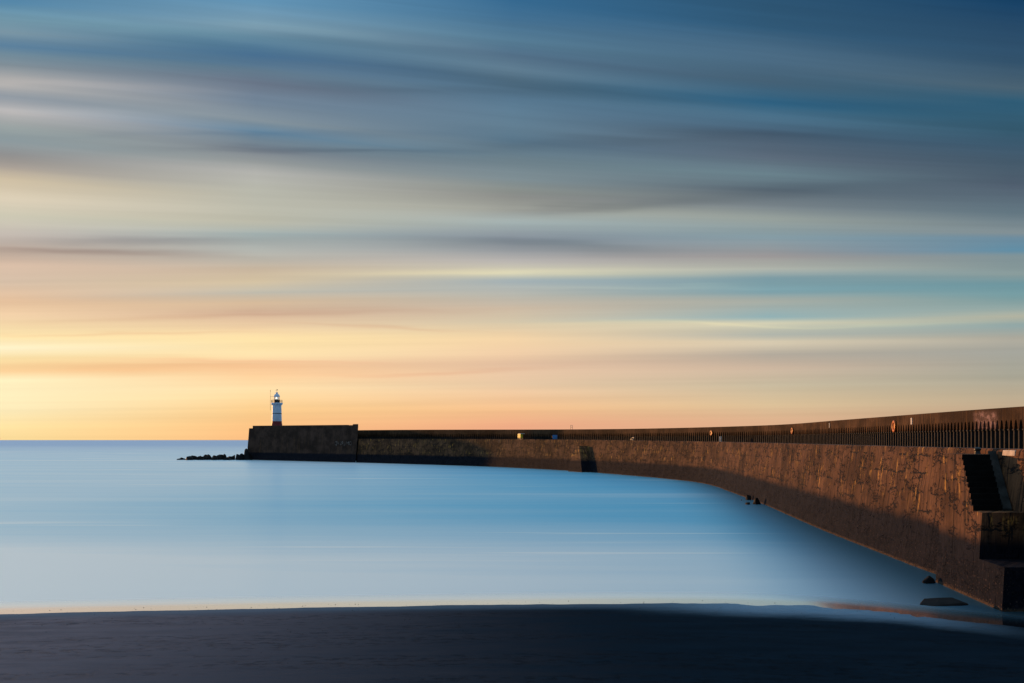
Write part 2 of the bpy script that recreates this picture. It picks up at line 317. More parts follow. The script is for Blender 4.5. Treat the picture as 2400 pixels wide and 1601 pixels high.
# ------------------------------------------------------------------ the line of the breakwater (its foot at the water)
ctrl = np.array([(19.0,-6),(19.5,10),(19.9,25),(20.3,40),(20.6,50),(21.2,57),(22.25,70),(23.8,85),(25.4,100),(27.25,123),(28.7,143),(28.4,154),(26.6,164),(23.6,176),(19.3,190.5),(12.7,209.5),(4.6,226),(-6.3,244.6),(-24.7,266.5),(-45.0,288.6),(-66,309),(-88.5,330.5)], float)
def catmull(P, step=0.25):
    out = []
    Q = np.vstack([2*P[0]-P[1], P, 2*P[-1]-P[-2]])
    for i in range(1, len(Q)-2):
        p0, p1, p2, p3 = Q[i-1], Q[i], Q[i+1], Q[i+2]
        t0 = 0; t1 = t0+np.linalg.norm(p1-p0)**.5; t2 = t1+np.linalg.norm(p2-p1)**.5; t3 = t2+np.linalg.norm(p3-p2)**.5
        n = max(2, int(np.linalg.norm(p2-p1)/step))
        for t in np.linspace(t1, t2, n, endpoint=False):
            A1=(t1-t)/(t1-t0)*p0+(t-t0)/(t1-t0)*p1; A2=(t2-t)/(t2-t1)*p1+(t-t1)/(t2-t1)*p2; A3=(t3-t)/(t3-t2)*p2+(t-t2)/(t3-t2)*p3
            B1=(t2-t)/(t2-t0)*A1+(t-t0)/(t2-t0)*A2; B2=(t3-t)/(t3-t1)*A2+(t-t1)/(t3-t1)*A3
            out.append((t2-t)/(t2-t1)*B1+(t-t1)/(t2-t1)*B2)
    out.append(P[-1]); return np.array(out)
def resample(P, step):
    d = np.concatenate([[0], np.cumsum(np.linalg.norm(np.diff(P, axis=0), axis=1))]); n = int(d[-1]/step)
    s = np.arange(n+1)*step
    return np.stack([np.interp(s, d, P[:, 0]), np.interp(s, d, P[:, 1])], 1), s
def smooth_line(P, k=13):
    pad = k//2; ker = np.hanning(k+2)[1:-1]; ker /= ker.sum()
    ext = np.vstack([2*P[0]-P[pad:0:-1], P, 2*P[-1]-P[-2:-pad-2:-1]])
    return np.stack([np.convolve(ext[:, i], ker, 'valid') for i in (0, 1)], 1)
def normals(P):
    T = np.gradient(P, axis=0); T /= np.linalg.norm(T, axis=1)[:, None]
    return T, np.stack([T[:, 1], -T[:, 0]], 1)          # tangent, inward (away from the bay)
base, S = resample(catmull(ctrl), 0.5); base = smooth_line(base, 25); base, S = resample(base, 0.5)
BT, BI = normals(base)
def px_of(x, y): return 1200 + FPX*x/y
END_PX = 836.0                                          # where the breakwater meets the raised pier head
pxs = px_of(base[:, 0], np.maximum(base[:, 1], 1))
far_i = int(np.argmax((pxs < END_PX) & (base[:, 1] > 200)))
# height of the quay edge
def edge_z(y): return np.interp(y, [0, 47, 66, 92, 155, 215, 265, 300], [6.10, 6.13, 6.16, 6.20, 6.28, 6.62, 6.80, 6.88])
EZ = edge_z(base[:, 1])
BATTER = 0.15

bw = empty('breakwater', (20.3, 40, 0), 'long curved concrete breakwater with arcade along its deck, running out to the lighthouse', 'breakwater')
def child(name, verts, faces, mat, parent=bw, **k):
    p = np.array([tuple(v) for v in verts], float); o = parent; off = np.zeros(3)
    while o is not None: off += np.array(o.location); o = o.parent
    return mesh_obj(name, p - off, faces, mat, parent, **k)
def grid_faces(ns, nr, flip=False):
    f = []
    for i in range(ns-1):
        for j in range(nr-1):
            a = (i*nr+j, (i+1)*nr+j, (i+1)*nr+j+1, i*nr+j+1); f.append(a[::-1] if flip else a)
    return f

# lower wall
rows = np.array([-0.35, 0.0, 0.12, 0.25, 0.35, 0.45, 0.55, 0.65, 0.75, 0.85, 0.93, 0.965, 0.985, 1.0])
V, UV, BTOP = [], [], []
for i in range(0, far_i+1):
    for r in rows:
        z = r*EZ[i]; off = BATTER*z*(1.0 - 0.15*max(r, 0))
        if r == 1.0: off += 0.06
        j = 0.0 if r < 0 else 0.05*(noise.noise(Vector((S[i]*0.7, z*0.9, 0))) + 0.6*noise.noise(Vector((S[i]*2.1, z*2.3, 5))))
        p = base[i] + BI[i]*(off + j); V.append((p[0], p[1], z + (0.015*noise.noise(Vector((S[i]*0.8, 3, 1))) if r > 0.96 else 0))); UV.append((S[i], z)); BTOP.append(EZ[i]-z)
lower = child('lower_wall', V, grid_faces(far_i+1, len(rows), True), M['wall'], uv=UV, attrs={'below_top': BTOP}, smooth=True)
def top_edge(i): return base[i] + BI[i]*(BATTER*EZ[i]*0.85 + 0.06)
# deck
DW = 12.0
V = []
for i in range(0, far_i+1):
    for d, dz in ((0.0, 0.0), (0.45, 0.0), (0.47, 0.34), (DW+1.6, 0.36)):
        p = base[i] + BI[i]*(BATTER*EZ[i]*0.85 + 0.06 + d); V.append((p[0], p[1], EZ[i] - dz))
child('deck', V, grid_faces(far_i+1, 4, True), M['deck'])

# arcade line
ac = base + BI*DW; i0 = int(np.argmax(base[:, 1] > 26)); ac = ac[i0:far_i+52]
ac, AS = resample(ac, 0.05); AT, AI = normals(ac)
apx = px_of(ac[:, 0], ac[:, 1])
# top of the upper wall, measured along the photograph's roof line
tp = np.interp(apx, [800,836,1250,1300,1518,1650,1752,1854,2000,2048,2122,2245,2398,2500], [1008.5,1008.3,1006.4,1006.4,1004.8,1002.5,999.5,992,983.3,979,973,964.7,951.4,942.5])
zt_raw = H + (HY - tp)/FPX*ac[:, 1]
ok = apx < 2480
co = np.polyfit(ac[ok, 1], zt_raw[ok], 5); ztop = np.polyval(co, np.clip(ac[:, 1], ac[ok, 1].min(), None))
PER, OPEN = 0.80, 0.58
nb = int(AS[-1]/PER)
def at_s(s):
    i = min(len(AS)-1, max(0, int(round(s/0.05)))); return ac[i], AT[i], AI[i], ztop[i]
arc_pts = []                                             # the half-profile of a pointed arch
K = 5
def arch_h(t): return (1 - abs(t)**1.9)**0.75            # t = -1..1
ts = [-1, -0.92, -0.75, -0.5, -0.25, 0.0, 0.25, 0.5, 0.75, 0.92, 1]
V, F, UV = [], [], []
DEP = 0.50
def front_z(zt): return H + 0.34*(zt-H), H + 0.63*(zt-H)     # impost and crown heights
for b in range(nb):
    s0 = b*PER; cols_ = [s0] + [s0 + PER/2 + OPEN/2*t for t in ts] + [s0+PER]
    k = len(V)
    for q, s in enumerate(cols_):
        p, T, I, zt = at_s(s); zi, zc = front_z(zt)
        t = (0 if q in (0, len(cols_)-1) else ts[q-1])
        za = zi if q in (0, len(cols_)-1) else zi + (zc-zi)*arch_h(t)
        for (dd, z) in ((0, za), (0, zc+0.06), (0, zt), (2.6, zt), (DEP, za)):
            x = p + I*dd; V.append((x[0], x[1], z)); UV.append((s, z))
    n = 5
    for q in range(len(cols_)-1):
        a, c_ = k+q*n, k+(q+1)*n
        F += [(a, c_, c_+1, a+1), (a+1, c_+1, c_+2, a+2), (a+2, c_+2, c_+3, a+3), (c_, a, a+4, c_+4)]
g_sel = {}
def s_of_px(px, arr=None):
    return float(AS[int(np.argmin(np.abs(apx - px)))])
gs0, gs1 = s_of_px(2342), s_of_px(2280)
def graffiti(t, u, v, c):
    win = t.m('MULTIPLY', t.mr(u, gs0-0.2, gs0+1.2), t.mr(u, gs1+0.3, gs1-1.2))
    win = t.m('MULTIPLY', win, t.m('MULTIPLY', t.mr(v, 7.1, 7.5), t.mr(v, 8.75, 8.4)))
    ink = t.m('MAXIMUM', t.mr(t.noise(t.xyz(t.m('MULTIPLY', u, 1.3), t.m('MULTIPLY', v, 2.4), 5.0), 1.0, 4.0, 0.7), 0.40, 0.62), 0.25)
    return t.mix(t.m('MULTIPLY', t.m('MULTIPLY', win, ink), 0.75), c, (0.36, 0.22, 0.20, 1))
M['arcade'] = concrete_mat('arcade_concrete', tide=False, base=(0.080, 0.042, 0.022), streaks=1.0, cracks=0.0, extra=graffiti)
arcade = child('arcade_wall', V, F, M['arcade'], uv=UV)
# columns under the spandrels: nearest hundred in view as parts, the rest as one
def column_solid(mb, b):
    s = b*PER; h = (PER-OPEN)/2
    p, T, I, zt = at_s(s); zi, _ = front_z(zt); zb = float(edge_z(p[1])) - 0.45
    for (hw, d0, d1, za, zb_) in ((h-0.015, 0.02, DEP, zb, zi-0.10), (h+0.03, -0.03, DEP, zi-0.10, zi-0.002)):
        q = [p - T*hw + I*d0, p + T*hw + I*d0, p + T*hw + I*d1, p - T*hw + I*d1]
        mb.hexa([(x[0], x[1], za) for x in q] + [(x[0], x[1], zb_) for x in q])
vis_b = [b for b in range(1, nb) if px_of(*at_s(b*PER)[0]) < 2420]
aoff = np.array(bw.location)
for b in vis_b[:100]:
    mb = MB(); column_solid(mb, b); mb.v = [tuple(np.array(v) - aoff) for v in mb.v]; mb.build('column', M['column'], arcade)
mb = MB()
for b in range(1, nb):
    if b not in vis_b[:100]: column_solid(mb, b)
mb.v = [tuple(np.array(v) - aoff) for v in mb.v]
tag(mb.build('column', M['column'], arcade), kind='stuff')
# gallery behind the arches, and the wall's seaward side
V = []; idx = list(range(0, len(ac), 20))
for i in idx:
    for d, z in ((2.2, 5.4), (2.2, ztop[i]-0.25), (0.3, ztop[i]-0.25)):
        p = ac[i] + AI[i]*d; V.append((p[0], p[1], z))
child('gallery_back', V, grid_faces(len(idx), 3, True), M['black'])  # black back wall: the gallery's shade put into its colour
V = []
for i in idx:
    for d, z in ((2.6, ztop[i]), (2.9, 6.0), (4.5, -2.0)):
        p = ac[i] + AI[i]*d; V.append((p[0], p[1], z))
child('seaward_wall', V, grid_faces(len(idx), 3, True), M['deck'])

# buttress out in the bend: a battered block whose long shade falls along the wall
def wall_frame(px):
    i = int(np.argmin(np.abs(pxs[:far_i] - px) + (base[:far_i, 1] < 30)*1e4)); return i
def buttress(px, wid, top, p_top, p_bot, name):
    i = wall_frame(px); c = base[i]; T, I = BT[i], BI[i]; vs = []
    for z, o, sh in ((-0.6, -p_bot, 4.2), (top, -p_top + BATTER*top*0.85, 0.0)):
        for (a, d) in ((-wid/2-sh, o), (wid/2, o), (wid/2, 2.0), (-wid/2-sh, 2.0)):
            q = c + T*a + I*d; vs.append((q[0], q[1], z))
    mb = MB(); mb.hexa(vs); uvs = [(S[i] + (k % 4), v[2]) for k, v in enumerate(vs)]
    return child(name, mb.v, mb.f, M['wall'], uv=uvs, attrs={'below_top': [3]*8})
buttress(1358, 3.0, 5.3, 1.5, 2.1, 'buttress')

# ---- stone stairs built against the near wall, coming down towards the beach
def lx(y, z): return 18.55 + (y-37.7)*0.1075 + 0.060*z     # outer face
wx = lambda y, z: float(np.interp(y, base[:, 1], base[:, 0])) + BATTER*0.85*z + 0.08
def prism(y0, y1, z0, z1, width=None, inset=0.0):
    mb = MB(); P = []
    for z in (z0, z1):
        for (y, side) in ((y0, 0), (y0, 1), (y1, 1), (y1, 0)):
            x = lx(y, z) + inset if side == 0 else (lx(y, z) + inset + width if width else wx(y, z) + 0.5)
            P.append((x, y, z))
    mb.hexa(P); return mb
def stair_piece(name, mb, mat, parent=bw, subdiv=True):
    uvs = [(200 - v[1] + 1.3*v[0], v[2]) for v in mb.v]
    return child(name, mb.v, mb.f, mat, parent, uv=uvs, attrs={'below_top': [3]*len(mb.v)})
body = MB()
P = prism(43.3, 45.6, -0.8, 5.88); body.v += P.v; body.f += P.f
for (y0, y1, z0, z1) in ((40.35, 43.3, -0.8, 3.56), (37.7, 40.35, -0.8, 1.68)):
    q = prism(y0, y1, z0, z1); k = len(body.v); body.v += q.v; body.f += [tuple(k+i for i in f) for f in q.f]
stairs = stair_piece('staircase', body, M['wall'])
NST = 10
for i in range(NST):
    y0 = 41.4 + (43.3-41.4)*i/NST; z0 = 3.56 + 2.32*i/NST
    st_ = stair_piece('step', prism(y0, 43.3, z0, z0 + 2.32/NST, 1.22, 0.004), M['step'], stairs)
    st_.data.materials.append(M['wall']); st_.data.polygons[5].material_index = 1
# sloping coping beside the steps
mb = MB(); cw = 0.36
def cop(y, z, dx): return (lx(y, z) + 1.225 + dx, y, z)
mb.hexa([cop(41.30, 3.2, 0), cop(41.30, 3.2, cw), cop(43.42, 3.2, cw), cop(43.42, 3.2, 0), cop(41.30, 3.66, 0), cop(41.30, 3.66, cw), cop(43.42, 6.02, cw), cop(43.42, 6.02, 0)])
stair_piece('coping', mb, M['coping'], stairs)

# ------------------------------------------------------------------ raised pier head under the lighthouse
hi = np.arange(far_i, len(base)); hl = base[hi]; hT, hI = BT[hi], BI[hi]; hs = S[hi]
u01 = (hs-hs[0])/(hs[-1]-hs[0]); HZ = 10.85 + 0.30*u01
V, UV, BTP = [], [], []
hr = [(-0.4, -0.35), (0.0, -0.30), (0.25, -0.05), (0.5, 0.2), (0.75, 0.45), (0.93, 0.62), (1.0, 0.68)]
for a in range(len(hi)):
    for r, off in hr:
        z = r*(HZ[a] - 0.75); p = hl[a] + hI[a]*(off + 0.04*noise.noise(Vector((hs[a]*0.5, z*0.6, 2)))); V.append((p[0], p[1], z)); UV.append((hs[a], z)); BTP.append(3)
NF = len(hr)
F = grid_faces(len(hi), NF, True)
# deck, back and ends
W_H = 15.0
k = len(V)
for a in range(len(hi)):
    z = HZ[a]-0.75
    for d, zz in ((W_H, z), (W_H+1.2, -2.0)):
        p = hl[a] + hI[a]*d + hT[a]*max(0.0, 23.0*(1-(hs[a]-hs[0])/40)); V.append((p[0], p[1], zz)); UV.append((hs[a], zz)); BTP.append(3)
for a in range(len(hi)-1):
    A, B = a*NF+NF-1, (a+1)*NF+NF-1; F.append((A, k+2*a, k+2*(a+1), B)); F.append((k+2*a, k+2*a+1, k+2*(a+1)+1, k+2*(a+1)))
for a, fl in ((0, False), (len(hi)-1, True)):
    loop = [a*NF+j for j in range(NF)] + [k+2*a, k+2*a+1]; F.append(tuple(loop if fl else loop[::-1]))
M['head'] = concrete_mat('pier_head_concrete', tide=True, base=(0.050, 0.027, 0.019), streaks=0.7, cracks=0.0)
# the seaward end leans in like the face does
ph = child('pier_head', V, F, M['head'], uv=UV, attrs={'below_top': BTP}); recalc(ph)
# lean the end face
me = ph.data
a = len(hi)-1
for j, (r, off) in enumerate(hr):
    vtx = me.vertices[a*NF+j]; sh = -0.17*max(r, -0.2)*HZ[a]*0.93
    vtx.co.x += hT[a][0]*sh; vtx.co.y += hT[a][1]*sh
for j in (0,):
    vtx = me.vertices[k+2*a]; sh = -0.17*HZ[a]*0.93; vtx.co.x += hT[a][0]*sh; vtx.co.y += hT[a][1]*sh
# parapet on the pier head
V = []; F = []; UV = []; BTP = []
aa = [q for q in range(len(hi)) if 1.0 < hs[q]-hs[0] < (hs[-1]-hs[0]-2.15)]
for a in aa:
    dz = 0.0 if (hs[a]-hs[0]) < 6.0 else 0.10
    for d, z in ((0.80, HZ[a]-0.78), (0.82, HZ[a]+dz-0.05), (0.85, HZ[a]+dz), (1.55, HZ[a]+dz), (1.55, HZ[a]-0.78)):
        p = hl[a] + hI[a]*d; V.append((p[0], p[1], z)); UV.append((hs[a], z)); BTP.append(3)
F = grid_faces(len(aa), 5, True)
F.append(tuple(range(5))); F.append(tuple((len(aa)-1)*5+j for j in reversed(range(5))))
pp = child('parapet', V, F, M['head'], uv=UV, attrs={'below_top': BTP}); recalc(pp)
# block at its landward end
p0 = hl[0]; T, I = hT[0], hI[0]; mb = MB(); q = [p0 + T*0.02 + I*0.72, p0 + T*2.6 + I*0.72, p0 + T*5.4 + I*2.6, p0 + T*2.8 + I*2.6]
zb0, zt0 = HZ[0]-0.76, H + (HY-993.9)/FPX*hl[0][1]
mb.hexa([(x[0], x[1], zb0) for x in q] + [(x[0], x[1], zt0) for x in q])
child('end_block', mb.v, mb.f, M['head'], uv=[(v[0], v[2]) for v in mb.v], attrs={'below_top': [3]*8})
print('HEAD', hl[0], hl[-1], 'zt0', zt0, 'ZTOP', [(int(px_of(*at_s(s)[0])), round(float(at_s(s)[0][1])), round(float(at_s(s)[3]), 2)) for s in range(5, int(AS[-1]), 25)], 'bays', nb, 'vis', len(vis_b))
# faded painted lettering on its face
cu = bpy.data.curves.new('lettering', 'FONT'); cu.body = 'QV 39 | /MC:'; cu.size = 1.55; cu.extrude = 0.004; cu.space_character = 0.95
to = bpy.data.objects.new('lettering_tmp', cu); COL.objects.link(to); bpy.context.view_layer.update()
tme = bpy.data.meshes.new_from_object(to.evaluated_get(bpy.context.evaluated_depsgraph_get()))
bpy.data.objects.remove(to); bpy.data.curves.remove(cu)
a = int(np.argmin(np.abs(px_of(hl[:, 0], hl[:, 1]) - 782))); pL = hl[a]; Tr = -hT[a]; Ir = hI[a]
vs = []
for v in tme.vertices:
    z = v.co.y*1.0 + 6.5 - (1043-HY)/FPX*pL[1]; off = -0.30 + 0.98*z/ (HZ[a]-0.75) - 0.075 - v.co.z
    q = pL + Tr*v.co.x*1.05 + Ir*off; vs.append((q[0], q[1], z))
M['letter'] = simple_mat('faded_paint', (0.150, 0.120, 0.105), 0.8, 0.1, 0.8, 1.4)
child('painted_lettering', vs, [tuple(p.vertices) for p in tme.polygons], M['letter'])
bpy.data.meshes.remove(tme)

# ------------------------------------------------------------------ lighthouse
a = int(0.85*len(hi)); lh_d = 332.0
LX, LY = (648.8-1200)/FPX*337.0, 337.0
mpp = LY/FPX                                              # metres per photo pixel at the lighthouse
Z0 = float(HZ[a]) - 0.76
def zpx(y): return H + (HY-y)*mpp - Z0                    # height above its base
lh = empty('lighthouse', (LX, LY, Z0), 'white lighthouse with red foot, black band and lit lantern at the breakwater end', 'lighthouse')
r = lambda px: px/2*mpp
def part(name, prof, mat, parent=lh, n=40):
    mb = MB(); mb.lathe(prof, n); return mb.build(name, mat, parent, True)
part('base_band', [(r(28), 0), (r(26.5), 0.25), (r(24.6), zpx(994)), (r(23.4), zpx(991)), (r(23.0), zpx(987.4))], M['red'])
part('tower', [(r(22.9), zpx(987.4)+0.002), (r(21.0), zpx(949.6))], M['white'])
part('black_band', [(r(22.0)+0.03, zpx(969.9)), (r(22.0)+0.03, zpx(968.6))], M['black'])
part('gallery', [(r(21.2), zpx(950.6)), (r(24.6), zpx(948.6)), (r(26.6), zpx(947.4)), (r(27.4), zpx(946.2)), (r(27.4), zpx(944.7)), (r(26.8), zpx(944.2))], M['white'])
part('lantern_base', [(r(13.2), zpx(944.2)+0.004), (r(13.2), zpx(937.4)), (r(13.8), zpx(937.0))], M['black'])
g, t, out = mat_new('lantern_glass')
tr = t.n.new('ShaderNodeBsdfTransparent'); gl = t.n.new('ShaderNodeBsdfGlossy'); gl.inputs['Roughness'].default_value = 0.05; mx = t.n.new('ShaderNodeMixShader'); mx.inputs[0].default_value = 0.22
t.l.new(tr.outputs[0], mx.inputs[1]); t.l.new(gl.outputs[0], mx.inputs[2]); t.l.new(mx.outputs[0], out.inputs[0]); M['glass'] = g
mb = MB(); mb.lathe([(r(11.9), zpx(937.0)), (r(11.9), zpx(930.0))], 24, cap=False); lantern = mb.build('lantern', M['glass'], lh, True)
mb = MB()
for i in range(10):
    an = 2*math.pi*i/10 + 0.18; x, y = r(12.1)*math.cos(an), r(12.1)*math.sin(an); mb.rod((x, y, zpx(937.0)), (x, y, zpx(930.0)), 0.045, 6)
mb.build('glazing_bars', M['white'], lantern)
mb = MB()
mb.lathe([(0.05, zpx(936.9)), (0.30, zpx(936.2)), (0.46, zpx(934.6)), (0.50, zpx(933.5)), (0.46, zpx(932.4)), (0.30, zpx(930.8)), (0.05, zpx(930.2))], 20)
lm, t, out = mat_new('lamp_lens'); principled(t, out, (0.55, 0.62, 0.55), 0.2, 0.6).inputs['Emission Color'].default_value = (0.62, 0.66, 0.55, 1)
t.n['Principled BSDF'].inputs['Emission Strength'].default_value = 0.45; M['lens'] = lm
lens = mb.build('lens', M['lens'], lh, True)
lm, t, out = mat_new('lamp_glow'); em = t.n.new('ShaderNodeEmission'); em.inputs[0].default_value = (1.0, 0.97, 0.86, 1); em.inputs[1].default_value = 6.0
t.l.new(em.outputs[0], out.inputs[0]); M['lamp'] = lm
mb = MB(); mb.lathe([(0.02, -0.2), (0.15, -0.12), (0.2, 0), (0.15, 0.12), (0.02, 0.2)], 14, (0.0, -0.52, zpx(933.4))); mb.build('lamp', M['lamp'], lh, True)
dome = part('dome', [(r(13.9), zpx(930.2)), (r(14.3), zpx(929.6)), (r(13.9), zpx(929.0)), (r(13.2), zpx(927.6)), (r(11.4), zpx(925.8)), (r(8.6), zpx(924.2)), (r(5.4), zpx(923.2))], M['white'])
part('vent', [(r(4.9), zpx(923.6)), (r(4.9), zpx(921.2)), (r(6.0), zpx(920.9)), (r(6.0), zpx(920.2)), (r(2.4), zpx(919.6))], M['white'], dome, 20)
mb = MB(); top = zpx(919.6)
mb.rod((0, 0, top-0.05), (0, 0, zpx(912.2)), 0.045, 6); mb.rod((-r(5.4), 0, zpx(914.7)), (r(5.4), 0, zpx(914.7)), 0.035, 6)
mb.hexa([(r(1.2), -0.02, zpx(914.4)), (r(5.6), -0.02, zpx(914.4)), (r(5.6), 0.02, zpx(914.4)), (r(1.2), 0.02, zpx(914.4)), (r(0.2), -0.02, zpx(912.0)), (r(1.4), -0.02, zpx(912.0)), (r(1.4), 0.02, zpx(912.0)), (r(0.2), 0.02, zpx(912.0))])
mb.hexa([(-r(5.8), -0.02, zpx(915.1)), (-r(3.8), -0.02, zpx(914.9)), (-r(3.8), 0.02, zpx(914.9)), (-r(5.8), 0.02, zpx(915.1)), (-r(5.8), -0.02, zpx(914.3)), (-r(3.8), -0.02, zpx(914.5)), (-r(3.8), 0.02, zpx(914.5)), (-r(5.8), 0.02, zpx(914.3))])
mb.build('weather_vane', M['rust_and_glint'], lh)
mb = MB(); zr0, zr1 = zpx(944.2), zpx(937.8)
for i in range(14):
    an = 2*math.pi*(i+0.3)/14; x, y = r(25.2)*math.cos(an), r(25.2)*math.sin(an); mb.rod((x, y, zr0), (x, y, zr1), 0.04, 6)
for z in (zr1, zr0 + (zr1-zr0)*0.52):
    pts = [(r(25.2)*math.cos(2*math.pi*i/28), r(25.2)*math.sin(2*math.pi*i/28), z) for i in range(28)]
    for i in range(28): mb.rod(pts[i], pts[(i+1) % 28], 0.03, 5)
mb.build('railing', M['rust_and_glint'], lh)
mb = MB(); ax = -(648.8-633.6)*mpp
mb.rod((ax, 0, zpx(962)), (ax, 0, zpx(929)), 0.05, 6); mb.rod((ax, 0, zpx(929)), (ax, 0, zpx(914)), 0.035, 6); mb.rod((ax+0.02, 0, zpx(918.5)), (ax+0.02, 0, zpx(914.2)), 0.065, 6)
mb.rod((ax, 0, zpx(929.3)), (-r(13.5), 0, zpx(929.3)), 0.035, 6); mb.rod((ax, 0, zpx(945.5)), (-r(27), 0, zpx(945.5)), 0.035, 6)
mb.build('antenna_mast', M['rust_and_glint'], lh)

# ------------------------------------------------------------------ sea and beach
SH = np.array([(-400,24),(-60,31.5),(-40,34.3),(-19.1,37.2),(-13,38),(-6,38.8),(0,39.35),(6.1,39.7),(10,39.4),(13.4,38.6),(15.5,36.8),(17,34.8),(18.5,33.4),(21,32),(60,30)], float)
def shore_y(x): return np.interp(x, SH[:, 0], SH[:, 1])
def shore_s(x):                                            # smoothed
    return sum(shore_y(x+d) for d in (-2.4, -1.2, 0, 1.2, 2.4))/5
xs = np.concatenate([[-60000, -12000, -3000, -900, -300, -140], np.arange(-80, 41, 1.0), [70, 140, 400, 1200, 4000, 20000, 60000]])
ys = np.concatenate([np.arange(27, 62, 0.5), [64, 68, 74, 82, 92, 105, 120, 140, 165, 200, 240, 290, 360, 480, 700, 1200, 2500, 6000, 15000, 40000, 90000]])
V, A = [], []
for x in xs:
    sy = float(shore_s(x))
    for y in ys: V.append((x, y, 0.0)); A.append(min(60.0, max(-15.0, y - sy)))
m, t, out = mat_new('silky_sea')
gp = t.n.new('ShaderNodeNewGeometry'); X, Y, Z = t.sep(gp.outputs['Position']); d = t.attr('shore')
inv = t.m('DIVIDE', 900.0, t.m('MAXIMUM', Y, 20.0))
st1 = t.noise(t.xyz(t.m('MULTIPLY', X, 0.010), t.m('MULTIPLY', Y, 0.085), 0), 1.0, 5.0, 0.6)
st2 = t.noise(t.xyz(t.m('MULTIPLY', X, 0.045), t.m('MULTIPLY', Y, 0.5), 3.0), 1.0, 4.0, 0.6)
st3 = t.noise(t.xyz(t.m('MULTIPLY', X, 0.006), t.m('MULTIPLY', Y, 0.030), 7.0), 1.0, 3.0, 0.6)
foam = t.m('ADD', t.mr(d, 48.0, 3.0, 0.08, 0.95), t.m('MULTIPLY', t.m('SUBTRACT', st1, 0.5), 0.40))
foam = t.m('ADD', foam, t.m('MULTIPLY', t.m('SUBTRACT', st2, 0.5), t.mr(d, 40.0, 10.0, 0.16, 0.26)))
foam = t.m('ADD', foam, t.mr(X, 14.0, -60.0, 0.0, 0.60))
foam = t.m('ADD', foam, t.m('MULTIPLY', t.mr(st3, 0.56, 0.72), 0.25))
wisp = t.noise(t.xyz(t.m('MULTIPLY', t.m('ADD', X, t.m('MULTIPLY', Y, 0.25)), 0.020), t.m('MULTIPLY', t.m('LOGARITHM', t.m('MAXIMUM', Y, 1.0), 2.718), 26.0), 21.0), 1.0, 3.0, 0.55)
foam = t.m('ADD', foam, t.m('MULTIPLY', t.mr(wisp, 0.60, 0.76), 0.45))
reflection_fade = t.mr(t.m('ADD', X, t.m('MULTIPLY', t.m('SUBTRACT', Y, 40.0), -0.13)), 18.5, 8.0)   # the wall's dark reflection painted in: foam and water colour fade towards it
foam = t.m('MULTIPLY', t.m('MINIMUM', t.m('MAXIMUM', foam, 0.0), 1.0), reflection_fade)
milk = t.mix(foam, t.mix(reflection_fade, (0.008, 0.020, 0.030, 1), (0.08, 0.49, 0.70, 1)), (0.84, 0.95, 0.98, 1))
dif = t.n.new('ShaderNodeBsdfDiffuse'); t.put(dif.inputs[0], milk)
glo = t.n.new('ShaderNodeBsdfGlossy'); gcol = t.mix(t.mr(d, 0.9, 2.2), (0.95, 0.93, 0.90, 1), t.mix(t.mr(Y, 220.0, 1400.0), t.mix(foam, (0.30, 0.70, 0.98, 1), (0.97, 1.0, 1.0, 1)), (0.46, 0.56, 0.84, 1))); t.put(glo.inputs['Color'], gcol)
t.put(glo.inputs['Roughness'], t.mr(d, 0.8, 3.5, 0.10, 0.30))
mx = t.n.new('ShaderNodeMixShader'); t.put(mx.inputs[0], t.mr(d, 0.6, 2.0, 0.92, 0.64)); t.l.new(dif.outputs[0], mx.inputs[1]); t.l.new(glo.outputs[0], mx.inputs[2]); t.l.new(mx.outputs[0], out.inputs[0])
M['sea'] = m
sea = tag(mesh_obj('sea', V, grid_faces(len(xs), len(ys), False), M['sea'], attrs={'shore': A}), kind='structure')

xs = np.concatenate([[-400, -200, -120], np.arange(-80, 46, 0.4)]); ys = np.concatenate([np.arange(-12, 14, 1.0), np.arange(14, 46, 0.3)])
V, A = [], []
for x in xs:
    sy = float(shore_s(x)); flat = float(np.interp(x, [2, 9, 20], [0, 1, 1]))
    for y in ys:
        q = sy - y
        z = 0.062*q - flat*0.040*min(max(q, 0), 3.6) + 0.010*noise.noise(Vector((x*0.35, y*0.7, 0))) + 0.006*noise.noise(Vector((x*1.3, y*2.2, 4))) + flat*(0.020*noise.noise(Vector((x*0.5, y*0.9, 8))) + 0.013*noise.noise(Vector((x*1.6, y*1.5, 9))))
        V.append((x, y, z)); A.append(min(40, max(-10, q)))
m, t, out = mat_new('wet_sand')
gp = t.n.new('ShaderNodeNewGeometry'); X, Y, Z = t.sep(gp.outputs['Position']); q = t.attr('up_beach')
n1 = t.noise(t.xyz(t.m('MULTIPLY', X, 0.35), t.m('MULTIPLY', Y, 1.0), 0), 1.0, 5.0, 0.6)
n2 = t.noise(t.xyz(t.m('MULTIPLY', X, 2.2), t.m('MULTIPLY', Y, 5.5), 3), 1.0, 4.0, 0.65)
n3 = t.noise(t.xyz(t.m('MULTIPLY', X, 60.0), t.m('MULTIPLY', Y, 60.0), 3), 1.0, 2.0, 0.6)
film = t.m('MULTIPLY', t.m('MULTIPLY', t.mr(X, 3.0, 11.0), t.mr(X, 18.5, 12.0, 0.0, 1.0)), t.mr(t.m('ADD', q, t.m('ADD', t.m('MULTIPLY', n1, 1.6), t.m('MULTIPLY', n2, 0.8))), 5.4, 1.6))
swash = t.m('MULTIPLY', t.mr(t.m('ADD', q, t.m('MULTIPLY', n1, 1.0)), 3.2, 0.7), t.mr(X, 18.0, 12.0, 0.15, 1.0))
shade_falloff = t.mr(t.m('ADD', X, t.m('MULTIPLY', t.m('SUBTRACT', n1, 0.5), 10.0)), 7.0, -17.0)     # painted falloff: sand colour shaded darker towards the wall
lum = t.m('POWER', shade_falloff, 1.6)
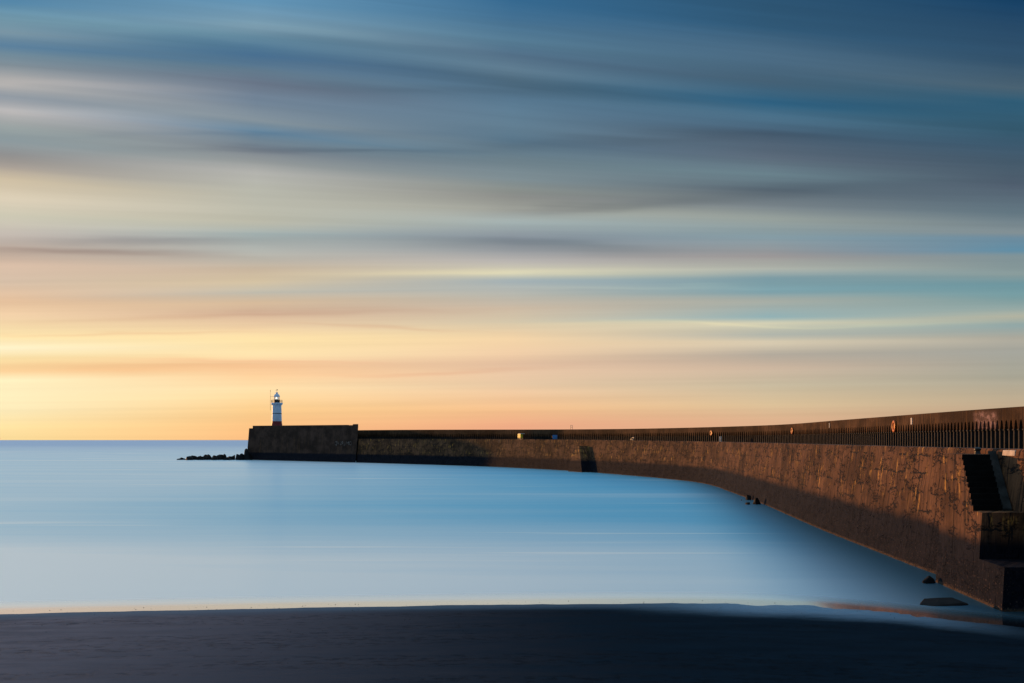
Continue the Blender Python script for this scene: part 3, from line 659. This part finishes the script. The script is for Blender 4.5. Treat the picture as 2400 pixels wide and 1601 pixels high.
c = t.mix(lum, (0.0030, 0.0085, 0.0145, 1), (0.118, 0.092, 0.098, 1))
f1 = t.mr(n1, 0.3, 0.7, 0.72, 1.2); c = t.mix(1.0, c, t.xyz(f1, f1, f1), 'MULTIPLY')
weed = t.noise(t.xyz(t.m('MULTIPLY', X, 1.9), t.m('MULTIPLY', Y, 3.0), 13.0), 1.0, 6.0, 0.7)
band = t.mr(t.noise(t.xyz(t.m('MULTIPLY', X, 0.06), t.m('MULTIPLY', Y, 0.45), 17.0), 1.0, 2.0), 0.42, 0.60)
mark = t.m('MULTIPLY', t.mr(weed, 0.50, 0.62), band)
dk = t.m('SUBTRACT', 1.0, t.m('MULTIPLY', mark, 0.45)); c = t.mix(1.0, c, t.xyz(dk, dk, dk), 'MULTIPLY')
c = t.mix(t.m('MULTIPLY', swash, 0.55), c, (0.060, 0.105, 0.150, 1))
c = t.mix(t.m('MULTIPLY', film, 0.85), c, (0.12, 0.21, 0.28, 1))
hgt = t.m('ADD', t.m('ADD', t.m('MULTIPLY', n2, 0.6), t.m('MULTIPLY', n1, 0.5)), t.m('ADD', t.m('MULTIPLY', n3, 0.06), t.m('MULTIPLY', mark, -0.4)))
bn = t.bump(hgt, 0.8, 0.08)
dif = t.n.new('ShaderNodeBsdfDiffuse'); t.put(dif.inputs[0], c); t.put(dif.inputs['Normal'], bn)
glo = t.n.new('ShaderNodeBsdfGlossy'); t.put(glo.inputs[0], (0.55, 0.72, 0.95, 1)); t.put(glo.inputs['Roughness'], t.mr(t.m('MAXIMUM', film, swash), 0.0, 1.0, 0.5, 0.32)); t.put(glo.inputs['Normal'], bn)
mx = t.n.new('ShaderNodeMixShader'); t.put(mx.inputs[0], t.m('MAXIMUM', t.mr(shade_falloff, 0.0, 1.0, 0.010, 0.045), t.m('MULTIPLY', t.m('MAXIMUM', film, t.m('MULTIPLY', swash, 0.4)), 0.20))); t.l.new(dif.outputs[0], mx.inputs[1]); t.l.new(glo.outputs[0], mx.inputs[2]); t.l.new(mx.outputs[0], out.inputs[0])
M['sand'] = m
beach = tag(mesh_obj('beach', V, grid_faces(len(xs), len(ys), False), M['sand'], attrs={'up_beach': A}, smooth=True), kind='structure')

# ------------------------------------------------------------------ boulders
def boulder_mesh(seed, sx, sy, sz, npts=15):
    rr = random.Random(seed); bm = bmesh.new()
    for _ in range(npts):
        v = Vector((rr.gauss(0, 1), rr.gauss(0, 1), rr.gauss(0, 1))).normalized()*rr.uniform(0.8, 1.05)
        bm.verts.new((v.x*sx, v.y*sy, v.z*sz))
    res = bmesh.ops.convex_hull(bm, input=bm.verts)
    bmesh.ops.delete(bm, geom=[g for g in res['geom_interior'] if isinstance(g, bmesh.types.BMVert)], context='VERTS')
    bmesh.ops.bevel(bm, geom=list(bm.edges), offset=0.05*min(sx, sz), segments=1, affect='EDGES')
    me = bpy.data.meshes.new('boulder'); bm.to_mesh(me); bm.free(); me.materials.append(M['rock']); return me
ORD = ['outermost','second','third','fourth','fifth','sixth','seventh','eighth','ninth','tenth','eleventh','twelfth','thirteenth','fourteenth','fifteenth','sixteenth','seventeenth','eighteenth','nineteenth','twentieth','twenty-first','twenty-second']
RD = 326.0; rp = RD/FPX
spit = [(418,1074.5,9),(427,1072.3,12),(437,1073,11),(446,1068.5,16),(453,1067.5,15),(460,1068.8,13),(468,1068.2,14),(477,1069.5,13),(484,1065.5,15),(492,1064.6,15),(503,1067,14),(511,1066,12),(518,1065.4,13),(526,1063.6,9),(534,1071,15),(543,1069.5,14),(550,1066.3,11),(558,1064,12),(566,1062.3,12),(572,1068,14),(577.5,1051,10),(583,1054,16)]
shapes = {}
for i, (px, py, wpx) in enumerate(spit):
    top = H + (HY-py)*rp; wd = wpx*rp*0.72
    me = boulder_mesh(100+i, wd, wd*1.1, (top+1.2)/2)
    o = bpy.data.objects.new('boulder', me); COL.objects.link(o); o.location = ((px-1200)/FPX*(RD+2*math.sin(i*1.7)), RD+2*math.sin(i*1.7), (top-1.2)/2)
    zmax = max(v.co.z for v in me.vertices); o.scale = (1, 1, ((top+1.2)/2)/zmax)
    size = 'low' if top < 1.2 else 'tall' if top > 2.4 else 'angular'
    lab = f'{size} dark boulder, {ORD[i]} counted from the seaward tip of the rock spit' if i < 20 else ('tall upright dark rock leaning on the seaward end of the pier head' if i == 20 else 'broad dark rock against the foot of the pier head')
    tag(o, lab, 'boulder', 'boulders of the rock spit')
near_r = [(1756,1160,1172,15,'squat black rock, farther of the pair against the wall foot'), (1776,1167,1182.5,18,'largest black rock at the wall foot, nearer one of the group'), (1754,1176,1183,14,'small pointed black rock in the water before the larger wall rocks'), (1739.5,1171.5,1173.5,5,'tiny black rock just showing above the water beside the wall rocks')]
for i, (px, y0, y1, wpx, lab) in enumerate(near_r):
    dd = H*FPX/(y1-HY); k = dd/FPX; h = max(0.12, (y1-y0)*k)
    me = boulder_mesh(300+i, wpx*k*0.55, wpx*k*0.6, (h+0.6)/2); o = bpy.data.objects.new('rock', me); COL.objects.link(o)
    zmax = max(v.co.z for v in me.vertices); o.location = ((px-1200)*k, dd+0.3, (h-0.6)/2); o.scale = (1, 1, (h+0.6)/2/zmax)
    tag(o, lab, 'rock', 'rocks at the foot of the wall')
me = boulder_mesh(411, 1.1, 0.8, 0.30, 26); o = bpy.data.objects.new('rock', me); COL.objects.link(o); o.location = (17.1, 39.6, -0.04)
tag(o, 'flat dark slab of rock in the shallows below the near stairs', 'rock', 'rocks at the foot of the wall')
me = boulder_mesh(412, 0.35, 0.3, 0.3, 16); o = bpy.data.objects.new('rock', me); COL.objects.link(o); o.location = (18.95, 45.3, 0.05)
tag(o, 'small dark rock in the corner where stairs and wall meet the water', 'rock', 'rocks at the foot of the wall')
# pebbles strewn over the wet sand
bm = bmesh.new()
for i in range(260):
    x = random.uniform(-20, 15); y = float(shore_s(x)) - (abs(random.gauss(0, 6)) - 0.7 if i % 3 else random.uniform(-0.9, 0.6))
    if y < 20: continue
    qv = float(shore_s(x)) - y; flat = float(np.interp(x, [2, 9, 20], [0, 1, 1])); z = max(0.0, 0.062*qv - flat*0.04*min(max(qv, 0), 3.6))
    rr = random.choice((0.006, 0.008, 0.010, 0.015)); ret = bmesh.ops.create_icosphere(bm, subdivisions=1, radius=rr)
    for v in ret['verts']: v.co = Vector((v.co.x*random.uniform(0.9, 1.5) + x, v.co.y + y, v.co.z*0.8 + z + rr*0.3))
me = bpy.data.meshes.new('pebbles'); bm.to_mesh(me); bm.free(); me.materials.append(M['rock'])
o = bpy.data.objects.new('pebbles', me); COL.objects.link(o); tag(o, 'small dark pebbles scattered over the wet sand', 'pebbles', kind='stuff')

# ------------------------------------------------------------------ things on the deck and the upper wall
def arc_at(px):
    i = int(np.argmin(np.abs(apx - px))); return ac[i], AT[i], AI[i], float(ztop[i])
def zrow(y, depth): return H + (HY-y)/FPX*depth
LB = [(1668, 1009, 1021, 'orange lifebuoy on its board, farthest of three hung along the arches'), (1858, 1002, 1017.5, 'orange lifebuoy on its board, middle one of three along the arches'), (2098, 985, 1013.5, 'largest orange lifebuoy on the arcade, nearest to the stairs')]
def lifebuoy(px, y0, y1, lab):
    p, T, I, zt = arc_at(px); dep = p[1]; zc = zrow((y0+y1)/2, dep); hh = (zrow(y0, dep)-zrow(y1, dep))/2
    rz = math.atan2(-T[1], -T[0])                       # local x along the wall, local -y out of it
    o = empty('lifebuoy', (p[0]-I[0]*0.06, p[1]-I[1]*0.06, zc), lab, 'lifebuoy', 'lifebuoys along the arcade', rz)
    r0 = hh*0.76; tb = hh*0.22; fl = 0.45
    mb = MB(); mb.lathe([(r0+tb*0.7, -0.03), (r0+tb*0.7, 0.03)], 32); mb.v = [(x, z, y) for x, y, z in mb.v]; recalc(mb.build('backboard', M['orange'], o))
    mb = MB(); mb.torus(r0, tb); mb.v = [(x, (y-tb)*fl-0.032, z) for x, y, z in mb.v]; recalc(mb.build('ring', M['orange'], o, True))
    for k in range(4):
        mb = MB(); a = k*math.pi/2 + math.pi/4; mb.torus(r0, tb, 6, 10, 'y', a-0.16, a+0.16, 1.05, False); mb.v = [(x, (y-tb)*fl-0.032, z) for x, y, z in mb.v]; recalc(mb.build('band', M['redband'], o, True))
    return o
for a in LB: lifebuoy(*a)
def deck_pt(px, d):
    """a point on the deck d metres in from the quay edge, seen at photo column px"""
    best = None
    for i in range(40, far_i):
        p = top_edge(i) + BI[i]*d; e = abs(px_of(p[0], p[1]) - px)
        if p[1] > 40 and (best is None or e < best[0]): best = (e, i, p)
    _, i, p = best; return p, BT[i], BI[i], float(EZ[i])
# yellow bin
p, T, I, z = deck_pt(1218, 1.2); k = p[1]/FPX
o = empty('grit_bin', (p[0], p[1], z-0.35), 'bright yellow bin with a pale lid flap standing on the deck before the arches', 'bin', None, R(-66))
w2 = 0.80; zt_ = zrow(1017, p[1])-z+0.35; zb_ = zrow(1026, p[1])-z+0.35
mb = MB(); mb.box(-w2, w2, -0.3, 0.3, max(0.12, zb_), zt_); mb.build('bin_body', M['yellow'], o)
for sx in (-w2+0.1, w2-0.1):
    for sy in (-0.2, 0.2): mb = MB(); mb.box(sx-0.06, sx+0.06, sy-0.06, sy+0.06, 0, max(0.12, zb_)-0.002); mb.build('foot', M['black'], o)
mb = MB(); mb.box(-w2*0.5, w2+0.15, -0.34, 0.75, zt_+0.004, zt_+0.10); mb.build('lid', M['pale'], o)
# blue chest
p, T, I, z = deck_pt(1301.5, 1.2); k = p[1]/FPX
o = empty('storage_chest', (p[0], p[1], z-0.35), 'blue chest with an end coloured like orange sunlight standing on the deck, right of the yellow bin', 'chest', None, R(-8))
w2 = 10.5*k/2; zt_ = zrow(1019.5, p[1])-z+0.35; zb_ = 0.42
mb = MB(); mb.box(-w2, w2, -0.35, 0.35, zb_, zt_); mb.build('chest_body', M['blue'], o)
mb = MB(); mb.box(-w2-0.22, -w2-0.003, -0.25, 0.25, zt_*0.55, zt_*0.85); mb.build('sunlit_end', M['orange'], o)  # orange block stands for sunlight on the chest's left end
for sx in (-w2+0.12, w2-0.12):
    for sy in (-0.25, 0.25): mb = MB(); mb.box(sx-0.07, sx+0.07, sy-0.07, sy+0.07, 0, zb_-0.002); mb.build('foot', M['black'], o)
# ladder head on top of the upper wall
p, T, I, zt = arc_at(1334.2); k = p[1]/FPX; q = p + I*0.6; hw = 2.0*k; hh = 9.6*k
o = empty('ladder', (q[0], q[1], zt), 'thin dark ladder head standing up against the sky on the upper wall', 'ladder')
for s in (-1, 1):
    mb = MB(); mb.rod((s*hw, 0, -0.1), (s*hw, 0, hh), 0.045, 6); mb.build('upright', M['steel'], o)
for zz in (hh, hh*0.52): mb = MB(); mb.rod((-hw, 0, zz), (hw, 0, zz), 0.035, 6); mb.build('rung', M['steel'], o)
# two-bar bench before the arches
p, T, I, z = deck_pt(1484, 3.0); k = p[1]/FPX
o = empty('bench', (p[0], p[1], z-0.36), 'small bench of two pale bars standing before the arches', 'bench', None, math.atan2(-T[1], -T[0]))
hw = 0.55; z1, z2 = zrow(1029.0, p[1])-z+0.36, zrow(1025.0, p[1])-z+0.36
mb = MB(); mb.box(-hw, hw, -0.3, 0.02, z1-0.07, z1); mb.build('seat', M['pale'], o)
mb = MB(); mb.box(-hw, hw, 0.06, 0.11, z2-0.09, z2); mb.build('backrest', M['pale'], o)
for s in (-1, 1):
    mb = MB(); mb.box(s*hw*0.8-0.03, s*hw*0.8+0.03, 0.026, 0.056, 0, z2); mb.box(s*hw*0.8-0.03, s*hw*0.8+0.03, -0.28, -0.22, 0, z1-0.073); mb.build('leg', M['steel'], o)
# pale marker boards on the upper wall
for px, y0, y1, wd, lab in ((2137.5, 979.5, 995, 0.42, 'tall pale marker board on the upper wall beside the nearest lifebuoy'), (1945, 991.5, 1002.5, 0.24, 'slim pale marker board on the upper wall between two lifebuoys')):
    p, T, I, zt = arc_at(px); z0, z1 = zrow(y1, p[1]), zrow(y0, p[1]); rz = math.atan2(-T[1], -T[0])
    o = empty('marker_board', (p[0]-I[0]*0.02, p[1]-I[1]*0.02, z0), lab, 'sign', 'marker boards on the upper wall', rz)
    mb = MB(); mb.box(-wd/2, wd/2, -0.05, 0.0, 0, z1-z0); mb.build('board', M['pale'], o)
    mb = MB(); mb.box(-0.04, 0.04, 0.003, 0.03, 0.05, z1-z0-0.05); mb.build('bracket', M['steel'], o)
# pale posts before the arches
for px, lab in ((1685.5, 'short pale post before the arches, left one of a pair'), (1690.5, 'short pale post before the arches, right one of a pair')):
    p, T, I, z = deck_pt(px, 8.0); o = empty('post', (p[0], p[1], z-0.36), lab, 'post', 'pale posts before the arches')
    mb = MB(); mb.lathe([(0.07, 0), (0.07, 1.1), (0.05, 1.15)], 12); mb.build('shaft', M['pale'], o, True)
    mb = MB(); mb.lathe([(0.11, 0), (0.11, 0.05), (0.08, 0.06)], 12); mb.build('foot', M['steel'], o, True)
# mooring bollard at the head of the stairs
bx, by = (2291-1200)/FPX*44.2, 44.2
o = empty('bollard', (bx, by, 5.86), 'squat black mooring bollard at the top of the near stairs', 'bollard')
mb = MB(); mb.lathe([(0.15, 0), (0.13, 0.06), (0.12, 0.16)], 20); mb.build('stem', M['black'], o, True)
mb = MB(); mb.lathe([(0.121, 0.162), (0.15, 0.20), (0.15, 0.26), (0.11, 0.31), (0.03, 0.33)], 20); mb.build('cap', M['black'], o, True)
# pale stone block on the wall beside the stairs
xx = 21.05
mb = MB(); mb.hexa([(xx, 41.7, 5.83), (xx+0.6, 41.7, 5.83), (xx+0.66, 42.9, 5.83), (xx+0.06, 42.9, 5.83), (xx+0.03, 41.72, 6.07), (xx+0.58, 41.72, 6.07), (xx+0.64, 42.88, 6.07), (xx+0.09, 42.88, 6.07)])
o = mb.build('stone_block', simple_mat('pale_stone', (0.62, 0.47, 0.34), 0.8, 0.2, 0.3, 2.5), None)
bv = o.modifiers.new('bevel', 'BEVEL'); bv.width = 0.02; bv.segments = 2
tag(o, 'pale sunlit stone block on the wall top beside the near stairs', 'block')
